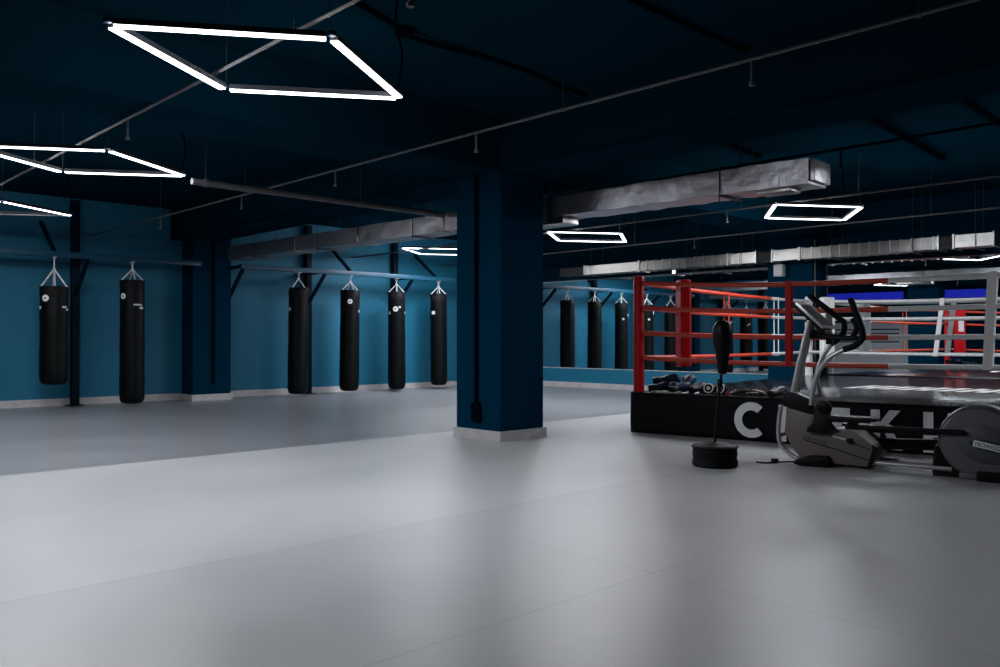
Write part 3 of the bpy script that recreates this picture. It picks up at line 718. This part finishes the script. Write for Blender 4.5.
# ------------------------------------------------------------------ reflex ball stand
t = thing('reflex_ball_stand', 'freestanding reflex bag on a thin pole with round black base beside the ring', 'punching bag stand', (-3.97, 6.41, 0))
bs = MB().lathe([(.05, 0), (.185, .0), (.197, .015), (.194, .05), (.186, .075), (.194, .10), (.190, .14), (.193, .165), (.186, .185), (.12, .192), (.10, .205), (.03, .21)], 32).build('weighted_base', 'rubber', t)
MB().tube([(.196 * math.cos(q * PI / 16), .196 * math.sin(q * PI / 16), .172) for q in range(32)], .008, 6, closed=True).build('base_seam', 'blackplastic', bs)
MB().tube([(0, 0, .2), (.018, .012, .5), (.048, .034, .82)], .0125, 10).build('pole', 'blackplastic', t)
MB().lathe([(.018, 0), (.024, .01), (.024, .06), (.018, .07)], 14, (.036, .025, .69)).build('pole_clamp', 'blackplastic', t)
MB().tube([(.048, .034, .80), (.054, .038, .95)], [.02, .017], 10).build('spring', 'chain', t)
tb = MB().lathe([(.012, 0), (.035, .006), (.044, .03), (.05, .10), (.062, .18), (.078, .26), (.087, .33), (.087, .37), (.078, .42), (.055, .455), (.025, .472), (.008, .476)], 26, (.055, .038, .80)).build('reflex_ball', 'bag', t)
MB().tube([(.055 + .089 * math.cos(q) * 1.0, .038 - .01, 1.16 + .10 * math.sin(q)) for q in [PI * .62 + .045 * k for k in range(10)]], .004, 5).build('piping', 'yellow', tb)

# ------------------------------------------------------------------ gear on the ring apron
def rot(x, y, z): return Matrix.Rotation(z, 4, 'Z') @ Matrix.Rotation(y, 4, 'Y') @ Matrix.Rotation(x, 4, 'X')
def glove(loc, rz, pitch, roll, label, m='glove', cuffm='gloveblack', s=1.0):
    """boxing glove: rounded mitt, thumb, wrist cuff with strap"""
    t = thing('boxing_glove', label, 'boxing glove', loc, rz, 'boxing gloves on the ring apron')
    rings = []
    for x, ry, rz_, dz in ((-.02, .045, .040, 0), (.02, .052, .046, .0), (.07, .064, .056, .004), (.12, .074, .066, .008), (.17, .076, .072, .004), (.215, .068, .068, -.006), (.245, .048, .052, -.016), (.262, .02, .025, -.022)):
        rings.append([V((x * s, ry * s * math.cos(2 * PI * k / 18), (rz_ * math.sin(2 * PI * k / 18) + dz) * s)) for k in range(18)])
    q = Matrix.Translation((0, 0, 0)) @ rot(roll, pitch, 0)
    R3 = lambda mb: (bmesh.ops.transform(mb.bm, matrix=q, verts=mb.bm.verts), mb)[1]
    mitt = R3(MB().loft(rings)).build('mitt', m, t, smooth=60)
    R3(MB().tube(spline([(.03 * s, .045 * s, .0), (.08 * s, .078 * s, .012 * s), (.13 * s, .088 * s, .012 * s), (.17 * s, .078 * s, .004)]), [.022 * s] * 5 + [.029 * s] * 6 + [.027 * s] * 4 + [.014 * s], 10)).build('thumb', m, mitt, smooth=60)
    R3(MB().loft([[V((x * s, r * s * math.cos(2 * PI * k / 18), r * .86 * s * math.sin(2 * PI * k / 18))) for k in range(18)] for x, r in ((-.12, .050), (-.11, .056), (-.05, .055), (-.015, .050))])).build('cuff', cuffm, t, smooth=60)
    R3(MB().loft([[V((x * s, r * s * math.cos(2 * PI * k / 18), r * .86 * s * math.sin(2 * PI * k / 18))) for k in range(18)] for x, r in ((-.085, .057), (-.08, .059), (-.05, .059), (-.045, .057))])).build('wrist_strap', 'blackplastic', t, smooth=60)
    # settle on the apron
    lo = min((ch.matrix_basis @ v.co).z for ch in t.children for v in ch.data.vertices)
    t.location.z = PH - lo + loc[2]
    return t
def rp(u, v): 
    c, s = math.cos(RA), math.sin(RA); return (-6.12 + u * c - v * s, 8.055 + u * s + v * c)
tw = MB()
G = []
for i in range(15):
    row = []
    for j in range(7):
        u, v = .20 + .42 * i / 14, .10 + .16 * j / 6
        x, y = rp(u, v); row.append(tw.bm.verts.new((x, y, PH + .012 + .010 * math.sin(i * 1.1 + j * .8) * random.uniform(.5, 1))))
    G.append(row)
for i in range(14):
    for j in range(6): tw.bm.faces.new((G[i][j], G[i + 1][j], G[i + 1][j + 1], G[i][j + 1]))
o = tw.build('towel', 'cloth', smooth=60); sm = o.modifiers.new('thickness', 'SOLIDIFY'); sm.thickness = .01
tag(o, 'crumpled pale towel lying under the navy gloves beside the red post', 'towel')
def gl(u, v, z, *a, **k): x, y = rp(u, v); return glove((x, y, z), *a, **k)
gl(.21, .24, .0, .9, -.12, .3, 'navy boxing glove closest to the red corner post', s=.86)
gl(.36, .40, .0, -1.0, -.10, -.3, 'navy boxing glove in the middle of the pile by the red post', s=.86)
gl(.21, .36, .085, .35, -.12, .2, 'navy boxing glove lying on top of the pile by the red post', s=.86)
gl(.49, .20, .0, 1.35, -.12, .1, 'navy boxing glove at the right end of the pile by the red post', s=.84)
gl(.48, .47, .0, 1.75, -.45, .4, 'navy boxing glove propped up behind the right end of the pile', s=.86)
gl(.70, .27, .0, 1.55, -.10, .2, 'black boxing glove midway between the towel and the reflex bag pole', m='gloveblack', s=.86)
gl(.83, .42, .0, -.3, .0, .6, 'flattened black boxing glove left of the white rimmed focus mitts', m='gloveblack', s=.7)
def mitt(u, v, rz, label):
    x, y = rp(u, v); t = thing('focus_mitt', label, 'focus mitt', (x, y, PH), rz, 'focus mitts on the ring apron')
    q = Matrix.Translation((0, 0, .062)) @ Matrix.Rotation(math.radians(74), 4, 'X')
    MB().lathe([(.02, -.03), (.085, -.028), (.1, -.01), (.1, .012), (.085, .026), (.02, .028)], 24, mtx=q @ Matrix.Diagonal((.62, .62, 1, 1))).build('pad', 'gloveblack', t)
    MB().tube([q @ V((.053 * math.cos(k * PI / 12), .053 * math.sin(k * PI / 12), .024)) for k in range(24)], .007, 6, closed=True).build('white_rim', 'badge', t)
    MB().lathe([(.006, 0), (.02, .004), (.02, .012), (.006, .016)], 14, mtx=q @ Matrix.Translation((0, 0, .022))).build('centre_spot', 'badge', t)
mitt(.89, .22, .2, 'white rimmed black focus mitt just left of the reflex bag pole')
mitt(1.05, .21, -.3, 'white rimmed black focus mitt just right of the reflex bag pole')
x, y = rp(1.31, .27)
t = thing('shin_guard', 'black shin guard with white print lying right of the focus mitts', 'shin guard', (x, y, PH), .1)
rings = []
for u, w, h in ((-.17, .05, .03), (-.12, .075, .06), (0, .085, .075), (.12, .075, .07), (.2, .06, .05), (.235, .03, .02)):
    rings.append([V((u, w * math.cos(PI * k / 10), .003 + h * math.sin(PI * k / 10))) for k in range(11)])
MB().loft(rings).build('shell', 'gloveblack', t, smooth=60)
MB().tube([(.04, -.084, .035), (.12, -.078, .04), (.17, -.066, .04)], .008, 6, flat=.6).build('white_print', 'badge', t)
for u in (-.08, .08): MB().tube([(u, .10 * math.cos(PI * k / 8), .006 + .085 * math.sin(PI * k / 8)) for k in range(9)], .011, 6, flat=.5).build('strap', 'blackplastic', t)
x, y = rp(1.80, .16)
gl(1.69, .14, .0, 1.5, -.1, .2, 'black boxing glove beside the machine mast, on the apron edge', m='gloveblack', s=.8)

# ------------------------------------------------------------------ world, camera, view
w = bpy.data.worlds.new('dark'); SC.world = w; w.use_nodes = True
w.node_tree.nodes['Background'].inputs['Color'].default_value = (.01, .012, .016, 1)
w.node_tree.nodes['Background'].inputs['Strength'].default_value = .2
cam = bpy.data.cameras.new('camera'); co = bpy.data.objects.new('camera', cam); COL.objects.link(co)
cam.sensor_width = 36; cam.lens = 834 * 36 / 1000; cam.clip_end = 100
co.location = (0, 0, 1.1); co.rotation_euler = (math.radians(90 + .447), 0, math.radians(46.2))
SC.camera = co
SC.view_settings.view_transform = 'Standard'; SC.view_settings.look = 'None'
SC.view_settings.gamma = 1; SC.view_settings.use_curve_mapping = False
SC.view_settings.exposure = 0.12
SC.cycles.max_bounces = 8; SC.cycles.glossy_bounces = 6; SC.cycles.diffuse_bounces = 4
SC.cycles.use_denoising = True
SC.cycles.sample_clamp_indirect = 6; SC.cycles.sample_clamp_direct = 5.0
